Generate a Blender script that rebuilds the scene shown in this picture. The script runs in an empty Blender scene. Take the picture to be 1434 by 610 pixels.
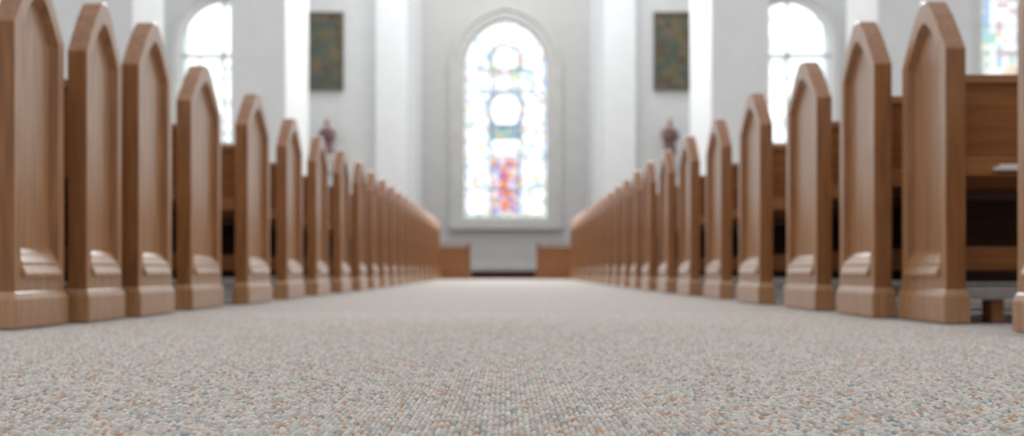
import bpy, bmesh, math, random
import numpy as np
from mathutils import Vector
from mathutils.geometry import tessellate_polygon
random.seed(4); rng=np.random.default_rng(7)
S=bpy.context.scene
COL=S.collection

# ------------------------------------------------------------ helpers
def lin(c):
    return tuple(((v/255)/12.92 if v/255<=0.04045 else ((v/255+0.055)/1.055)**2.4) for v in c)+(1,)
def mat_new(name):
    m=bpy.data.materials.new(name); m.use_nodes=True
    nt=m.node_tree; b=nt.nodes['Principled BSDF']; return m,nt,b
def noise_mat(name,c1,c2,scale=(1,1,1),nscale=5,rough=.5,bump=0,detail=4,coat=0,bscale=None,spec=.5):
    m,nt,b=mat_new(name); N=nt.nodes; L=nt.links
    tc=N.new('ShaderNodeTexCoord'); mp=N.new('ShaderNodeMapping'); mp.inputs['Scale'].default_value=scale
    L.new(tc.outputs['Object'],mp.inputs['Vector'])
    n=N.new('ShaderNodeTexNoise'); n.inputs['Scale'].default_value=nscale; n.inputs['Detail'].default_value=detail
    L.new(mp.outputs[0],n.inputs['Vector'])
    r=N.new('ShaderNodeValToRGB'); r.color_ramp.elements[0].position=.3; r.color_ramp.elements[1].position=.7
    r.color_ramp.elements[0].color=lin(c1); r.color_ramp.elements[1].color=lin(c2)
    L.new(n.outputs['Fac'],r.inputs[0]); L.new(r.outputs[0],b.inputs['Base Color'])
    b.inputs['Roughness'].default_value=rough
    b.inputs['Specular IOR Level'].default_value=spec
    if coat: b.inputs['Coat Weight'].default_value=coat; b.inputs['Coat Roughness'].default_value=.24; b.inputs['Coat IOR'].default_value=1.65
    if bump:
        bp=N.new('ShaderNodeBump'); bp.inputs['Strength'].default_value=bump; bp.inputs['Distance'].default_value=.004
        L.new(n.outputs['Fac'],bp.inputs['Height']); L.new(bp.outputs[0],b.inputs['Normal'])
    return m
M_wood=noise_mat('oak_wood',(158,111,70),(192,143,98),(14,14,1.2),4,.34,.04,coat=1,spec=.6)
M_woodD=noise_mat('oak_wood_shaded',(130,82,44),(160,106,62),(14,14,1.2),4,.42,.04,coat=.2)  # same oak, darkened to paint in shade on pew edges and recess bevels
M_woodB=noise_mat('oak_bench_wood',(142,92,50),(166,110,64),(1.2,14,14),4,.42,.03)
M_kneel=noise_mat('kneeler_vinyl',(150,146,142),(172,168,163),(1,1,1),20,.6)
M_dark=noise_mat('dark_wood',(62,34,26),(78,44,34),(2,10,10),4,.85,spec=.1)
M_under=noise_mat('shadow_wood',(72,50,38),(88,60,44),(2,10,10),4,.6)  # darkened wood, shade under the seats put into its colour
M_wall2=noise_mat('plaster_white',(229,231,232),(234,236,237),(1,1,1),3,.8,.02)
M_trim=noise_mat('stone_trim',(214,213,210),(224,223,220),(1,1,1),4,.7)
M_chan=noise_mat('plaster_grey',(214,214,212),(220,220,218),(1,1,1),3,.85)
M_paper=noise_mat('paper',(225,225,225),(238,238,238),(1,1,1),10,.7)
M_lead=noise_mat('lead',(130,135,140),(150,154,158),(1,1,1),10,.5)
M_frame=noise_mat('bronze_frame',(86,82,70),(104,98,84),(1,1,1),10,.5)
M_red=noise_mat('red_robe',(116,90,90),(132,104,102),(1,1,1),6,.7)
M_skin=noise_mat('painted_plaster_skin',(172,150,142),(184,162,150),(1,1,1),6,.6)

def brick_wall_mat():
    m,nt,b=mat_new('painted_brick'); N=nt.nodes; L=nt.links
    tc=N.new('ShaderNodeTexCoord'); mp=N.new('ShaderNodeMapping'); mp.inputs['Rotation'].default_value=(math.radians(90),0,0)
    L.new(tc.outputs['Object'],mp.inputs['Vector'])
    br=N.new('ShaderNodeTexBrick'); br.inputs['Scale'].default_value=3.2
    br.inputs['Color1'].default_value=lin((220,222,222)); br.inputs['Color2'].default_value=lin((215,217,217)); br.inputs['Mortar'].default_value=lin((206,208,209))
    br.inputs['Mortar Size'].default_value=.012
    L.new(mp.outputs[0],br.inputs['Vector']); L.new(br.outputs['Color'],b.inputs['Base Color'])
    b.inputs['Roughness'].default_value=.75
    return m
M_wall=brick_wall_mat()

def picture_mat():
    m,nt,b=mat_new('old_tapestry'); N=nt.nodes; L=nt.links
    tc=N.new('ShaderNodeTexCoord'); v=N.new('ShaderNodeTexVoronoi'); v.inputs['Scale'].default_value=7
    L.new(tc.outputs['Object'],v.inputs['Vector'])
    sx=N.new('ShaderNodeSeparateColor'); L.new(v.outputs['Color'],sx.inputs[0])
    r=N.new('ShaderNodeValToRGB'); cr=r.color_ramp; cr.interpolation='CONSTANT'
    cols=[(88,92,80),(104,96,66),(76,86,84),(112,98,76),(92,76,62),(78,88,72)]
    cr.elements[0].color=lin(cols[0]); cr.elements[1].position=.9; cr.elements[1].color=lin(cols[5])
    for i in range(1,5):
        e=cr.elements.new(i*.18); e.color=lin(cols[i])
    L.new(sx.outputs[0],r.inputs[0]); L.new(r.outputs[0],b.inputs['Base Color']); b.inputs['Roughness'].default_value=.7
    return m
M_pic=picture_mat()

def glass_mat():
    m,nt,b=mat_new('stained_glass'); N=nt.nodes; L=nt.links
    a=N.new('ShaderNodeAttribute'); a.attribute_name='glass'
    b.inputs['Base Color'].default_value=(.02,.02,.02,1); b.inputs['Roughness'].default_value=.3
    L.new(a.outputs['Color'],b.inputs['Emission Color']); b.inputs['Emission Strength'].default_value=1
    return m
M_glass=glass_mat()

def mesh_obj(name,bm,mats,smooth=False,parent=None,bevel=0):
    me=bpy.data.meshes.new(name); bm.normal_update(); bm.to_mesh(me); bm.free()
    for m in mats: me.materials.append(m)
    if smooth:
        for p in me.polygons: p.use_smooth=True
    o=bpy.data.objects.new(name,me); COL.objects.link(o)
    if parent: o.parent=parent
    if bevel:
        bv=o.modifiers.new('b','BEVEL'); bv.width=bevel; bv.segments=2; bv.limit_method='ANGLE'; bv.angle_limit=math.radians(35)
    return o
def box(bm,x0,x1,y0,y1,z0,z1,mi=0):
    vs=[bm.verts.new((x,y,z)) for z in (z0,z1) for y in (y0,y1) for x in (x0,x1)]
    fs=[]
    for f in [(0,2,3,1),(4,5,7,6),(0,1,5,4),(2,6,7,3),(0,4,6,2),(1,3,7,5)]:
        q=bm.faces.new([vs[i] for i in f]); q.material_index=mi; fs.append(q)
    return vs,fs
def arch_pts(cx,hw,z0,zs,rise,n=10):
    """pointed/round arch outline, CCW from bottom-left in x,z"""
    pts=[(cx-hw,z0),(cx+hw,z0)]
    r=(rise*rise+hw*hw)/(2*hw)
    ang=math.atan2(rise,r-hw) if r>hw else math.pi/2
    for i in range(n+1):
        t=ang*i/n
        pts.append((cx+hw-r+r*math.cos(t),zs+r*math.sin(t)))
    for i in range(n-1,-1,-1):
        t=ang*i/n
        pts.append((cx-hw+r-r*math.cos(t),zs+r*math.sin(t)))
    return pts
def wall_poly(name,outer,holes,y0,y1,mat):
    """wall in XZ plane from y0(front) to y1(back) with holes"""
    bm=bmesh.new(); loops=[outer]+holes
    tris=tessellate_polygon([[Vector((x,z,0)) for x,z in l] for l in loops])
    flat=[p for l in loops for p in l]
    A=[bm.verts.new((x,y0,z)) for x,z in flat]; B=[bm.verts.new((x,y1,z)) for x,z in flat]
    for t in tris:
        try: bm.faces.new([A[i] for i in t])
        except: pass
        try: bm.faces.new([B[i] for i in reversed(t)])
        except: pass
    k=0
    for l in loops:
        n=len(l)
        for i in range(n):
            a=k+i; b=k+(i+1)%n
            bm.faces.new((A[a],B[a],B[b],A[b]))
        k+=n
    bmesh.ops.recalc_face_normals(bm,faces=bm.faces)
    return mesh_obj(name,bm,[mat])
def arch_ring(bm,inner,outer,y0,y1,mi=0):
    n=len(inner)
    v=[[bm.verts.new((p[0],y,p[1])) for p in l] for l in (inner,outer) for y in (y0,y1)]
    I0,I1,O0,O1=v
    for i in range(n):
        j=(i+1)%n
        for q in ((I0[i],I0[j],O0[j],O0[i]),(I1[i],O1[i],O1[j],I1[j]),(O0[i],O0[j],O1[j],O1[i]),(I0[i],I1[i],I1[j],I0[j])):
            f=bm.faces.new(q); f.material_index=mi

# ------------------------------------------------------------ room
YW=22.0; YC=26.0; HC=9.0; XS=11.5; ZF=-.0045
CW=dict(cx=0,hw=1.02,z0=1.37,zs=4.93,rise=1.18)
hole=arch_pts(**CW)
wall_poly('wall_chancel',[(-2.6,ZF),(2.6,ZF),(2.6,HC),(-2.6,HC)],[hole],YC,YC+.4,M_chan)
def side_holes(s):
    a=arch_pts(s*5.65,.85,2.7,4.7,.88)
    b=arch_pts(s*10.3,.82,3.98,6.4,.85)
    return [a,b]
for s,nm in ((-1,'wall_far_left'),(1,'wall_far_right')):
    xs=sorted((s*1.95,s*XS))
    wall_poly(nm,[(xs[0],ZF),(xs[1],ZF),(xs[1],HC),(xs[0],HC)],side_holes(s),YW,YW+.4,M_wall)
def box_obj(name,x0,x1,y0,y1,z0,z1,mat,bevel=0):
    bm=bmesh.new(); box(bm,x0,x1,y0,y1,z0,z1); bmesh.ops.recalc_face_normals(bm,faces=bm.faces); return mesh_obj(name,bm,[mat],bevel=bevel)
box_obj('wall_chancel_left',-2.2,-1.95,YW+.4,YC,ZF,HC,M_wall2)
box_obj('wall_chancel_right',1.95,2.2,YW+.4,YC,ZF,HC,M_wall2)
box_obj('wall_left',-XS-.3,-XS,-4,YW+.4,ZF,HC,M_wall)
box_obj('wall_right',XS,XS+.3,-4,YW+.4,ZF,HC,M_wall)
box_obj('wall_rear',-XS,XS,-4.3,-4,ZF,HC,M_wall)

def pillar(x0,x1,y0,y1):
    bm=bmesh.new()
    box(bm,x0,x1,y0,y1,ZF,HC)
    e=.04; box(bm,x0-e,x1+e,y0-e,y1+e,ZF,.3); box(bm,x0-.02,x1+.02,y0-.02,y1+.02,.3,.36)
    box(bm,x0-e,x1+e,y0-e,y1+e,HC-.5,HC-.25)
    bmesh.ops.recalc_face_normals(bm,faces=bm.faces)
    return mesh_obj('pillar',bm,[M_wall2],bevel=.01)
pillar(-4.49,-3.59,18,20.1); pillar(3.36,4.31,18,20.1)
pillar(-5.37,-4.40,13,14.2); pillar(4.39,5.5,13,14.2)
for s in (-1,1):
    a=s*1.97; b=s*2.58
    x0,x1=sorted((a,b))
    box_obj('trim_pilaster',x0,x1,YW-.16,YW,ZF,HC,M_wall2,bevel=.01)
box_obj('baseboard_chancel',-1.95,1.95,YC-.05,YC,.15,.3,M_trim,bevel=.01)

# ------------------------------------------------------------ windows
def in_arch(x,z,cx,hw,z0,zs,rise):
    if abs(x-cx)>hw or z<z0: return False
    if z<=zs: return True
    r=(rise*rise+hw*hw)/(2*hw); xx=abs(x-cx)
    return (xx-(hw-r))**2+(z-zs)**2<=r*r
W=np.array
def main_color(u,v,x,z):
    """u -1..1, v 0..1 bottom to top"""
    wht=W([1.5,1.56,1.62])
    r=random.random
    au=abs(u)
    pal=[W([.5,.72,1.05]),W([.55,.92,.78]),W([1.1,.98,.5]),W([1.05,.65,.62]),W([.68,.62,1.05]),W([.6,.85,1.0])]
    if au>.84:
        return random.choice(pal)*(.8+.3*r()) if r()<.55 else W([1.1,1.15,1.18])
    if v<.035: return random.choice([W([.45,.6,.65]),W([.85,.8,.6]),W([.9,.95,1])])
    if au<.32 and v<.30:
        if au<.12: c=random.choice([W([.75,.18,.2]),W([.95,.34,.12]),W([.6,.22,.42]),W([.88,.48,.5])])
        else: c=random.choice([W([.42,.32,.9]),W([.95,.4,.18]),W([.28,.45,.95]),W([1.0,.62,.34])])
        return c if r()<.8 else W([1.05,1.05,1.1])
    if au<.55 and v<.36:
        c=random.choice([W([.6,.75,1.05]),W([.65,.98,.92]),W([1.1,.88,.65])]); return c if r()<.4 else W([1.2,1.25,1.3])
    if abs(v-.345)<.05 and au<.3: return wht
    if .39<v<.47 and au<.38:
        return random.choice([W([.18,.5,.62]),W([.22,.4,.78]),W([.4,.66,.5]),W([.76,.58,.4])])
    if .47<=v<.60 and au<.24: return wht*1.1
    d=math.hypot(x,(z-3.98))
    if .38<d<.50: return random.choice([W([.48,.75,.97]),W([.6,.6,1.05]),W([1.0,.9,.55])])
    for (cx,cz,R) in ((0,5.15,.40),(-.45,4.65,.30),(.45,4.65,.30),(-.55,3.3,.26),(.55,3.3,.26),(-.55,2.3,.24),(.55,2.3,.24)):
        d=math.hypot(x-cx,z-cz)
        if R-.11<d<R: return random.choice([W([.5,.78,1.05]),W([1.1,.92,.5]),W([.58,.92,.78]),W([1.05,.68,.72])])
    c=random.choice(pal) if r()<(.34 if v>.55 else .22) else wht
    return c
def plain_color(u,v,x,z):
    if abs(u)>.9: return W([.9,1.05,1.1])
    return W([1.6,1.7,1.8]) if random.random()<.88 else W([1.0,1.12,1.16])
def blue_color(u,v,x,z):
    r=random.random()
    if abs(u)>.75: return random.choice([W([.45,.62,.9]),W([.5,.78,.78]),W([1.0,.95,.8])])
    if r<.35: return random.choice([W([.5,.7,.98]),W([.55,.8,.75]),W([1.0,.8,.6]),W([.8,.6,.6])])
    return W([1.1,1.22,1.3])
def make_window(name,P,y,colf,cell,trimw,kind):
    root=bpy.data.objects.new(name,None); COL.objects.link(root)
    cx,hw,z0,zs,rise=P['cx'],P['hw'],P['z0'],P['zs'],P['rise']
    bm=bmesh.new(); lay=bm.loops.layers.float_color.new('glass')
    nx=int(2*hw/cell); nz=int((zs+rise-z0)/cell)
    hh=zs+rise-z0
    for i in range(nx):
        for j in range(nz):
            x0=cx-hw+2*hw*i/nx; x1=cx-hw+2*hw*(i+1)/nx; a=z0+hh*j/nz; b=z0+hh*(j+1)/nz
            xm=(x0+x1)/2; zm=(a+b)/2
            if not in_arch(xm,zm,cx,hw+.03,z0,zs,rise+.03): continue
            c=colf((xm-cx)/hw,(zm-z0)/hh,xm-cx,zm)
            f=bm.faces.new([bm.verts.new((x,y+.16,z)) for x,z in ((x0,a),(x1,a),(x1,b),(x0,b))])
            for l in f.loops: l[lay]=(c[0],c[1],c[2],1)
    mesh_obj('glass',bm,[M_glass],parent=root)
    bm=bmesh.new()
    inn=arch_pts(cx,hw,z0,zs,rise)
    arch_ring(bm,arch_pts(cx,hw-.05,z0+.05,zs,rise-.05),inn,y+.1,y+.2,0)
    o1=arch_pts(cx,hw+trimw,z0-trimw*.55,zs,rise+trimw)
    m1=arch_pts(cx,hw+trimw*.62,z0-trimw*.3,zs,rise+trimw*.62)
    arch_ring(bm,inn,m1,y-.05,y,0)
    arch_ring(bm,m1,o1,y-.1,y,0)
    bmesh.ops.recalc_face_normals(bm,faces=bm.faces)
    mesh_obj('surround',bm,[M_trim],parent=root,bevel=.008)
    bm=bmesh.new()
    t=.012
    if kind=='main':
        for xx in (-.34,.34): box(bm,xx-t,xx+t,y+.12,y+.15,z0,zs+.55)
        for zz in (2.1,2.85,3.6,4.35,4.93): box(bm,-hw,hw,y+.125,y+.148,zz-t,zz+t)
        for (px,pz,R) in ((0,5.15,.36),(0,3.98,.42)):
            n=28
            arch_ring(bm,[(px+(R-t)*math.cos(k*2*math.pi/n),pz+(R-t)*math.sin(k*2*math.pi/n)) for k in range(n)],
                         [(px+(R+t)*math.cos(k*2*math.pi/n),pz+(R+t)*math.sin(k*2*math.pi/n)) for k in range(n)],y+.122,y+.15)
    else:
        box(bm,cx-.03,cx+.03,y+.1,y+.15,z0,zs+rise*.97)
        box(bm,cx-hw,cx+hw,y+.1,y+.149,zs-.28,zs-.2)
        for k in range(1,4): 
            zz=z0+(zs-.25-z0)*k/4; box(bm,cx-hw,cx+hw,y+.12,y+.148,zz-.012,zz+.012)
    bmesh.ops.recalc_face_normals(bm,faces=bm.faces)
    mesh_obj('tracery',bm,[M_lead if kind=='main' else M_trim],parent=root)
    bm=bmesh.new(); box(bm,cx-hw-trimw,cx+hw+trimw,y-.16,y+.1,z0-trimw*.55-.08,z0-trimw*.3)
    bmesh.ops.recalc_face_normals(bm,faces=bm.faces)
    mesh_obj('sill',bm,[M_trim],parent=root,bevel=.01)
make_window('window_1',CW,YC,main_color,.075,.3,'main')
k=2
for s in (-1,1):
    make_window('window_%d'%k,dict(cx=s*5.65,hw=.85,z0=2.7,zs=4.7,rise=.88),YW,plain_color,.14,.12,'side'); k+=1
    make_window('window_%d'%k,dict(cx=s*10.3,hw=.82,z0=3.98,zs=6.4,rise=.85),YW,blue_color,.12,.12,'side'); k+=1

# ------------------------------------------------------------ floor + carpet
def floor_mat(name,attr):
    m,nt,b=mat_new(name); N=nt.nodes; L=nt.links
    b.inputs['Roughness'].default_value=.92; b.inputs['Specular IOR Level'].default_value=.15
    if attr:
        a=N.new('ShaderNodeAttribute'); a.attribute_name='yarn'
        tc=N.new('ShaderNodeTexCoord')
        n=N.new('ShaderNodeTexNoise'); n.inputs['Scale'].default_value=700; n.inputs['Detail'].default_value=3
        L.new(tc.outputs['Object'],n.inputs['Vector'])
        bp=N.new('ShaderNodeBump'); bp.inputs['Strength'].default_value=.7; bp.inputs['Distance'].default_value=.001
        L.new(n.outputs['Fac'],bp.inputs['Height']); L.new(bp.outputs[0],b.inputs['Normal'])
        L.new(a.outputs['Color'],b.inputs['Base Color'])
    else:
        tc=N.new('ShaderNodeTexCoord')
        v=N.new('ShaderNodeTexVoronoi'); v.inputs['Scale'].default_value=110
        L.new(tc.outputs['Object'],v.inputs['Vector'])
        sx=N.new('ShaderNodeSeparateColor'); L.new(v.outputs['Color'],sx.inputs[0])
        r=N.new('ShaderNodeValToRGB'); cr=r.color_ramp; cr.interpolation='CONSTANT'
        cr.elements[0].color=lin((194,188,184)); cr.elements[1].position=.9; cr.elements[1].color=lin((186,160,144))
        for p,c in ((.35,(182,177,173)),(.6,(202,197,193)),(.8,(164,164,162))):
            e=cr.elements.new(p); e.color=lin(c)
        L.new(sx.outputs[0],r.inputs[0]); L.new(r.outputs[0],b.inputs['Base Color'])
        bp=N.new('ShaderNodeBump'); bp.inputs['Strength'].default_value=.5; bp.inputs['Distance'].default_value=.003; bp.invert=True
        L.new(v.outputs['Distance'],bp.inputs['Height']); L.new(bp.outputs[0],b.inputs['Normal'])
    return m
box_obj('floor',-XS,XS,-4,YC,-.2,ZF,floor_mat('carpet_far',False))

def build_carpet():
    NR,NC=1600,1600
    y=np.geomspace(.9,4.8,NR).astype(np.float32)
    u=np.linspace(-1,1,NC).astype(np.float32)
    hw=np.minimum(.5*y+.12,1.29)
    X=(u[None,:]*hw[:,None]); Y=np.repeat(y[:,None],NC,1)
    px,py=.0068,.0150
    T=512
    jx=(rng.random((T,T))-.5)*.0010; jy=(rng.random((T,T))-.5)*.0020
    ang=(rng.random((T,T))-.5)*.7; hh=.0044+rng.random((T,T))*.0022
    rx=.0035+rng.random((T,T))*.0006; ry=.0062+rng.random((T,T))*.0014
    pal=np.array([lin(c)[:3] for c in ((210,203,197),(199,193,187),(219,213,206),(188,182,177),(198,160,134),(206,182,162),(158,164,163),(174,171,168))])
    ci=rng.choice(8,size=(T,T),p=[.28,.26,.14,.12,.055,.06,.04,.045])
    J0=np.floor(Y/py).astype(np.int32)
    best=np.full(X.shape,0,np.float32); col=np.zeros(X.shape,np.int32)-1
    for dj in (-1,0,1):
        J=J0+dj
        I0=np.floor(X/px).astype(np.int32)
        for di in (-1,0,1):
            I=I0+di
            a=I%T; b_=J%T
            cx=(I+.5)*px+jx[a,b_]; cy=(J+.5+.5*(I%2))*py+jy[a,b_]
            dx=X-cx; dy=Y-cy; t=ang[a,b_]; c=np.cos(t); s=np.sin(t)
            p=(dx*c+dy*s)/rx[a,b_]; q=(-dx*s+dy*c)/ry[a,b_]
            r2=p*p+q*q
            h=hh[a,b_]*np.sqrt(np.clip(1-r2,0,1))
            m=h>best
            best=np.where(m,h,best); col=np.where(m,ci[a,b_],col)
    Z=best.astype(np.float32)
    edge=np.clip((4.8-Y)/1.6,0,1); Z=Z*edge+ZF+.0004
    C=np.where((col>=0)[...,None],pal[np.clip(col,0,7)],np.array(lin((104,96,90))[:3]))  # gaps between loops painted dark as shade for depth
    me=bpy.data.meshes.new('carpet')
    nv=NR*NC; me.vertices.add(nv)
    co=np.stack([X,Y,Z],-1).reshape(-1).astype(np.float32); me.vertices.foreach_set('co',co)
    nf=(NR-1)*(NC-1)
    idx=np.arange(nv,dtype=np.int32).reshape(NR,NC)
    q=np.stack([idx[:-1,:-1],idx[:-1,1:],idx[1:,1:],idx[1:,:-1]],-1).reshape(-1)
    me.loops.add(nf*4); me.polygons.add(nf)
    me.loops.foreach_set('vertex_index',q)
    me.polygons.foreach_set('loop_start',np.arange(0,nf*4,4,dtype=np.int32))
    me.polygons.foreach_set('use_smooth',np.ones(nf,dtype=bool))
    me.update(calc_edges=True)
    at=me.color_attributes.new('yarn','FLOAT_COLOR','POINT')
    C4=np.concatenate([C.reshape(-1,3),np.ones((nv,1))],1).astype(np.float32)
    at.data.foreach_set('color',C4.reshape(-1))
    me.materials.append(floor_mat('carpet_loops',True))
    o=bpy.data.objects.new('carpet',me); COL.objects.link(o)
build_carpet()

# ------------------------------------------------------------ pews
TH=.066
def end_shape(h,z0,zs,H):
    pts=[(-h,z0),(h,z0),(h,zs)]
    r=H-zs
    prof=[(.76,.32),(.48,.67),(.20,.945),(.08,.992)]
    pts+=[(h*a,zs+r*b) for a,b in prof]+[(0,H)]+[(-h*a,zs+r*b) for a,b in reversed(prof)]+[(-h,zs)]
    return pts
def add_end(bm,x,dirn,L,H):
    h=L/2
    zs=H-.195
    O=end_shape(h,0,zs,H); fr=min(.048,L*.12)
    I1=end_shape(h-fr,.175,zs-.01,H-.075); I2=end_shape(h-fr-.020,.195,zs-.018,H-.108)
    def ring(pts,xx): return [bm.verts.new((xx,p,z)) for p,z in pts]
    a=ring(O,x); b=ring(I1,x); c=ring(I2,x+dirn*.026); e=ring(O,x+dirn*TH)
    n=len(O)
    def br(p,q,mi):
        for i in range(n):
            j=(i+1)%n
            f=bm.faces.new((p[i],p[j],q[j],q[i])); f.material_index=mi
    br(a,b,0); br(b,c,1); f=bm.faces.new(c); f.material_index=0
    br(a,e,1); f=bm.faces.new(e); f.material_index=0
    m=h-fr-.002
    sec=[(.026,.150),(-.014,.150),(-.014,.162),(-.002,.186),(-.002,.194),(.010,.216),(.012,.222),(.026,.240)]
    A=[bm.verts.new((x+dirn*p,-m,z)) for p,z in sec]; B=[bm.verts.new((x+dirn*p,m,z)) for p,z in sec]
    bm.faces.new(A); bm.faces.new(B); ns=len(sec)
    for i in range(ns): bm.faces.new((A[i],A[(i+1)%ns],B[(i+1)%ns],B[i]))
    e0=.011
    xa,xb=sorted((x-dirn*e0,x+dirn*(TH+e0)))
    xc,xd=sorted((x-dirn*.002,x+dirn*(TH+.002)))
    def rect(a0,a1,e,z): return [bm.verts.new(v) for v in ((a0,-h-e,z),(a1,-h-e,z),(a1,h+e,z),(a0,h+e,z))]
    lo=rect(xa,xb,e0,0); mi=rect(xa,xb,e0,.085); hi=rect(xc,xd,.002,.108)
    bm.faces.new(lo); bm.faces.new(hi)
    for p,q in ((lo,mi),(mi,hi)):
        for i in range(4): bm.faces.new((p[i],p[(i+1)%4],q[(i+1)%4],q[i]))
cache={}
def pew_mesh(side,L,H,length):
    key=(side,L,H,length)
    if key in cache: return cache[key]
    bm=bmesh.new()
    add_end(bm,0,side,L,H); add_end(bm,side*length,-side,L,H)
    h=L/2
    xa,xb=sorted((side*TH*.9,side*(length-TH*.9)))
    def slab(p,mi=2):
        A=[bm.verts.new((xa,y,z)) for y,z in p]; B=[bm.verts.new((xb,y,z)) for y,z in p]
        fs=[bm.faces.new(A),bm.faces.new(B)]+[bm.faces.new((A[i],A[(i+1)%len(p)],B[(i+1)%len(p)],B[i])) for i in range(len(p))]
        for f in fs: f.material_index=mi
    b0=-h+.10
    slab([(b0+.04,.43),(b0+.07,.43),(b0+.02,.79),(b0-.01,.79)])
    slab([(b0-.025,.785),(b0+.035,.785),(b0+.03,.815),(b0-.02,.815)])
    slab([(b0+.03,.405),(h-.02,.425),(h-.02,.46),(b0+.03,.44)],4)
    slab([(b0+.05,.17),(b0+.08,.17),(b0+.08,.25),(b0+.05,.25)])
    slab([(h-.06,.13),(h-.035,.13),(h-.035,.42),(h-.06,.42)],4)  # panel added below the seat, dark-toned to deepen the shade there
    slab([(b0-.075,.475),(b0+.035,.475),(b0+.035,.49),(b0-.075,.49)])
    slab([(b0-.082,.475),(b0-.07,.475),(b0-.07,.535),(b0-.082,.535)])
    y0=b0-.06
    box(bm,xa,xb,y0,y0+.14,.075,.115,3)
    for k in range(3):
        xx=xa+(xb-xa)*(.08+.42*k)
        box(bm,xx-.02,xx+.02,y0+.03,y0+.11,0,.075,2)
    bmesh.ops.recalc_face_normals(bm,faces=bm.faces)
    me=bpy.data.meshes.new('church_pew'); bm.to_mesh(me); bm.free()
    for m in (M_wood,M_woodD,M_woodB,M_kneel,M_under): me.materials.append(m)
    cache[key]=me; return me
def pew(side,W_,d,L,H=1.1):
    length=round(3.3-W_,2) 
    o=bpy.data.objects.new('church_pew',pew_mesh(side,L,H,length)); COL.objects.link(o)
    o.location=(side*W_,d,-.001)
    bv=o.modifiers.new('b','BEVEL'); bv.width=.004; bv.segments=2; bv.limit_method='ANGLE'; bv.angle_limit=math.radians(30)
    return o
left=[(1.425,3.38,.36,1.09),(1.38,3.80,.33,1.09),(1.35,4.26,.40,1.125),(1.36,5.02,.50,1.1),(1.30,5.82,.52,1.1),(1.29,6.76,.50,1.1),(1.27,7.66,.50,1.1),(1.24,8.55,.48,1.1)]
right=[(1.43,2.90,.36,1.1),(1.415,3.74,.39,1.08),(1.335,4.20,.41,1.115),(1.32,4.93,.50,1.1),(1.28,5.80,.50,1.1),(1.28,6.80,.50,1.1),(1.24,7.65,.50,1.1),(1.22,8.55,.48,1.1)]
for t in left: pew(-1,*t)
rp=[pew(1,*t) for t in right]
d=9.45
while d<20.7:
    pew(-1,1.22,d,.46); pew(1,1.20,d,.46); d+=.9
bm=bmesh.new(); box(bm,.16,.38,-.2,-.09,.493,.503,0); box(bm,.18,.36,-.19,-.10,.503,.512,0)
bmesh.ops.recalc_face_normals(bm,faces=bm.faces)
hb=mesh_obj('hymnal',bm,[M_paper],parent=rp[1])

# ------------------------------------------------------------ chancel furniture
bm=bmesh.new(); box(bm,-1.94,1.94,22.5,YC-.06,ZF,.125); box(bm,-1.94,1.94,22.46,22.53,.11,.14)
bmesh.ops.recalc_face_normals(bm,faces=bm.faces)
mesh_obj('sanctuary_platform',bm,[M_dark],bevel=.006)
def desk(xi,xo):
    bm=bmesh.new()
    xa,xb=sorted((xi,xo)); y0,y1=21.1,21.7
    t=.05
    for (a,b) in ((xa,xa+t),(xb-t,xb)):
        pts=[(y0,0),(y1,0),(y1,.52),(y1-.12,.60),(y0+.06,.66),(y0,.62)]
        A=[bm.verts.new((a,y,z)) for y,z in pts]; B=[bm.verts.new((b,y,z)) for y,z in pts]
        bm.faces.new(A); bm.faces.new(B)
        for i in range(6): bm.faces.new((A[i],A[(i+1)%6],B[(i+1)%6],B[i]))
    box(bm,xa+t,xb-t,y0+.02,y0+.05,.05,.62)
    box(bm,xa+t+.06,xb-t-.06,y0+.005,y0+.02,.14,.54)
    box(bm,xa+t,xb-t,y0+.05,y1-.1,.36,.4)
    box(bm,xa-.02,xb+.02,y0-.02,y0+.1,.66,.685)
    box(bm,xa-.015,xb+.015,y0-.015,y1+.015,0,.07)
    bmesh.ops.recalc_face_normals(bm,faces=bm.faces)
    mesh_obj('prayer_desk',bm,[M_woodD],bevel=.006).location.z=ZF
desk(-.68,-1.7); desk(.60,1.7)

def tapestry(x0,x1):
    z0,z1=3.75,5.31; yb=YW-.003
    bm=bmesh.new(); f=.05
    box(bm,x0,x1,yb-.05,yb,z0,z0+f,1); box(bm,x0,x1,yb-.05,yb,z1-f,z1,1)
    box(bm,x0,x0+f,yb-.05,yb,z0+f,z1-f,1); box(bm,x1-f,x1,yb-.05,yb,z0+f,z1-f,1)
    box(bm,x0+f,x1-f,yb-.03,yb,z0+f,z1-f,0)
    bmesh.ops.recalc_face_normals(bm,faces=bm.faces)
    mesh_obj('framed_painting',bm,[M_pic,M_frame])
tapestry(-3.98,-3.23); tapestry(2.95,3.70)

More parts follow.
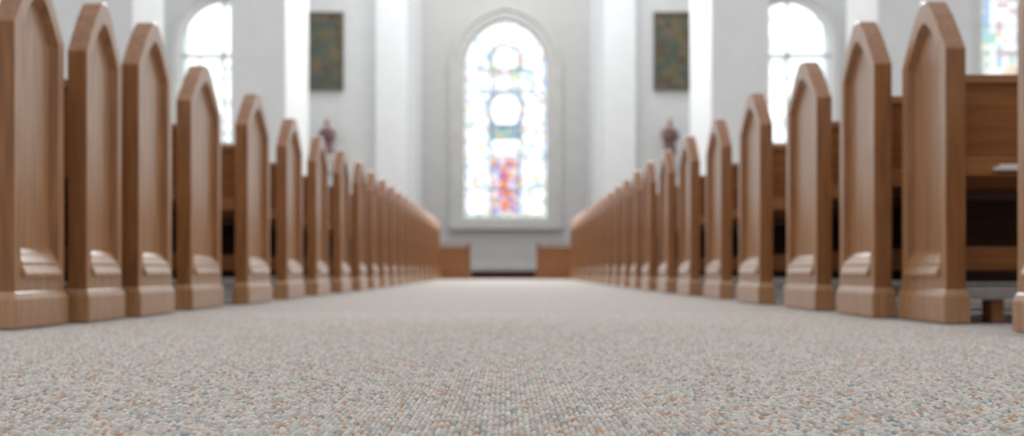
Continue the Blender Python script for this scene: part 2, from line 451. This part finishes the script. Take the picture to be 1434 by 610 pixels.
def statue(x,z):
    bm=bmesh.new(); y=YW-.24
    def lathe(prof,cx,cy,cz,mi,sy=1):
        n=20; rings=[]
        for r,h in prof: rings.append([bm.verts.new((cx+r*math.cos(2*math.pi*k/n),cy+sy*r*math.sin(2*math.pi*k/n),cz+h)) for k in range(n)])
        for a,b in zip(rings,rings[1:]):
            for k in range(n):
                f=bm.faces.new((a[k],a[(k+1)%n],b[(k+1)%n],b[k])); f.material_index=mi
        for rr in (rings[0],rings[-1]):
            f=bm.faces.new(rr); f.material_index=mi
    lathe([(.04,-.28),(.09,-.18),(.16,-.06),(.2,-.04),(.2,0)],x,y,z,2)
    lathe([(.15,0),(.14,.05),(.12,.2),(.105,.34),(.125,.44),(.135,.5),(.09,.56),(.04,.58)],x,y,z,0,.75)
    lathe([(.032,.57),(.035,.6),(.055,.63),(.062,.67),(.055,.72),(.03,.75),(.005,.757)],x,y-.01,z,1,1)
    for s in (-1,1):
        p0=Vector((x+s*.13,y,z+.48)); p1=Vector((x+s*.15,y-.06,z+.33)); p2=Vector((x+s*.01,y-.15,z+.42))
        for a,b,ra,rb,mi in ((p0,p1,.045,.042,0),(p1,p2,.045,.025,0)):
            dd=(b-a).normalized(); sx=dd.orthogonal().normalized(); sy_=dd.cross(sx)
            R=[[bm.verts.new(c+(sx*math.cos(k*math.pi/4)+sy_*math.sin(k*math.pi/4))*r) for k in range(8)] for c,r in ((a,ra),(b,rb))]
            for k in range(8):
                f=bm.faces.new((R[0][k],R[0][(k+1)%8],R[1][(k+1)%8],R[1][k])); f.material_index=mi
            for rr in R: f=bm.faces.new(rr); f.material_index=mi
    box(bm,x-.09,x+.09,YW-.1,YW-.003,z-.28,z-.02,2)
    bmesh.ops.recalc_face_normals(bm,faces=bm.faces)
    mesh_obj('saint_statue',bm,[M_red,M_skin,M_trim],smooth=False)
statue(-3.52,2.42); statue(3.24,2.42)

# ------------------------------------------------------------ light
w=bpy.data.worlds.new('World'); S.world=w; w.use_nodes=True
bg=w.node_tree.nodes['Background']; bg.inputs[0].default_value=(.975,.99,1,1); bg.inputs[1].default_value=1.08
def area(name,loc,target,sx,sy,p,c=(1,1,1)):
    l=bpy.data.lights.new(name,'AREA'); l.shape='RECTANGLE'; l.size=sx; l.size_y=sy; l.energy=p; l.color=c
    o=bpy.data.objects.new(name,l); COL.objects.link(o); o.location=loc
    o.rotation_euler=(Vector(target)-Vector(loc)).to_track_quat('-Z','Y').to_euler(); return o
area('front_fill',(0,20.5,8.6),(0,9,0),6,2.5,800,(.98,.99,1))  # added overhead fill for sheen on the pew ends, no clerestory modelled
area('chancel_fill',(0,22.6,8.8),(0,26,1.5),3,1.2,60,(1,.99,.97))  # added fill to brighten the chancel, stands for no actual lamp
S.view_settings.view_transform='Standard'
S.view_settings.look='None'

# ------------------------------------------------------------ camera
cam=bpy.data.cameras.new('camera'); co=bpy.data.objects.new('camera',cam); COL.objects.link(co); S.camera=co
co.location=(0,0,.17); co.rotation_euler=(math.radians(90),0,0)
cam.sensor_width=36; cam.lens=36*1544/1434
cam.shift_x=9/1434; cam.shift_y=73/1434
cam.clip_start=.02; cam.clip_end=200
cam.dof.use_dof=True; cam.dof.focus_distance=1.35; cam.dof.aperture_fstop=4.0
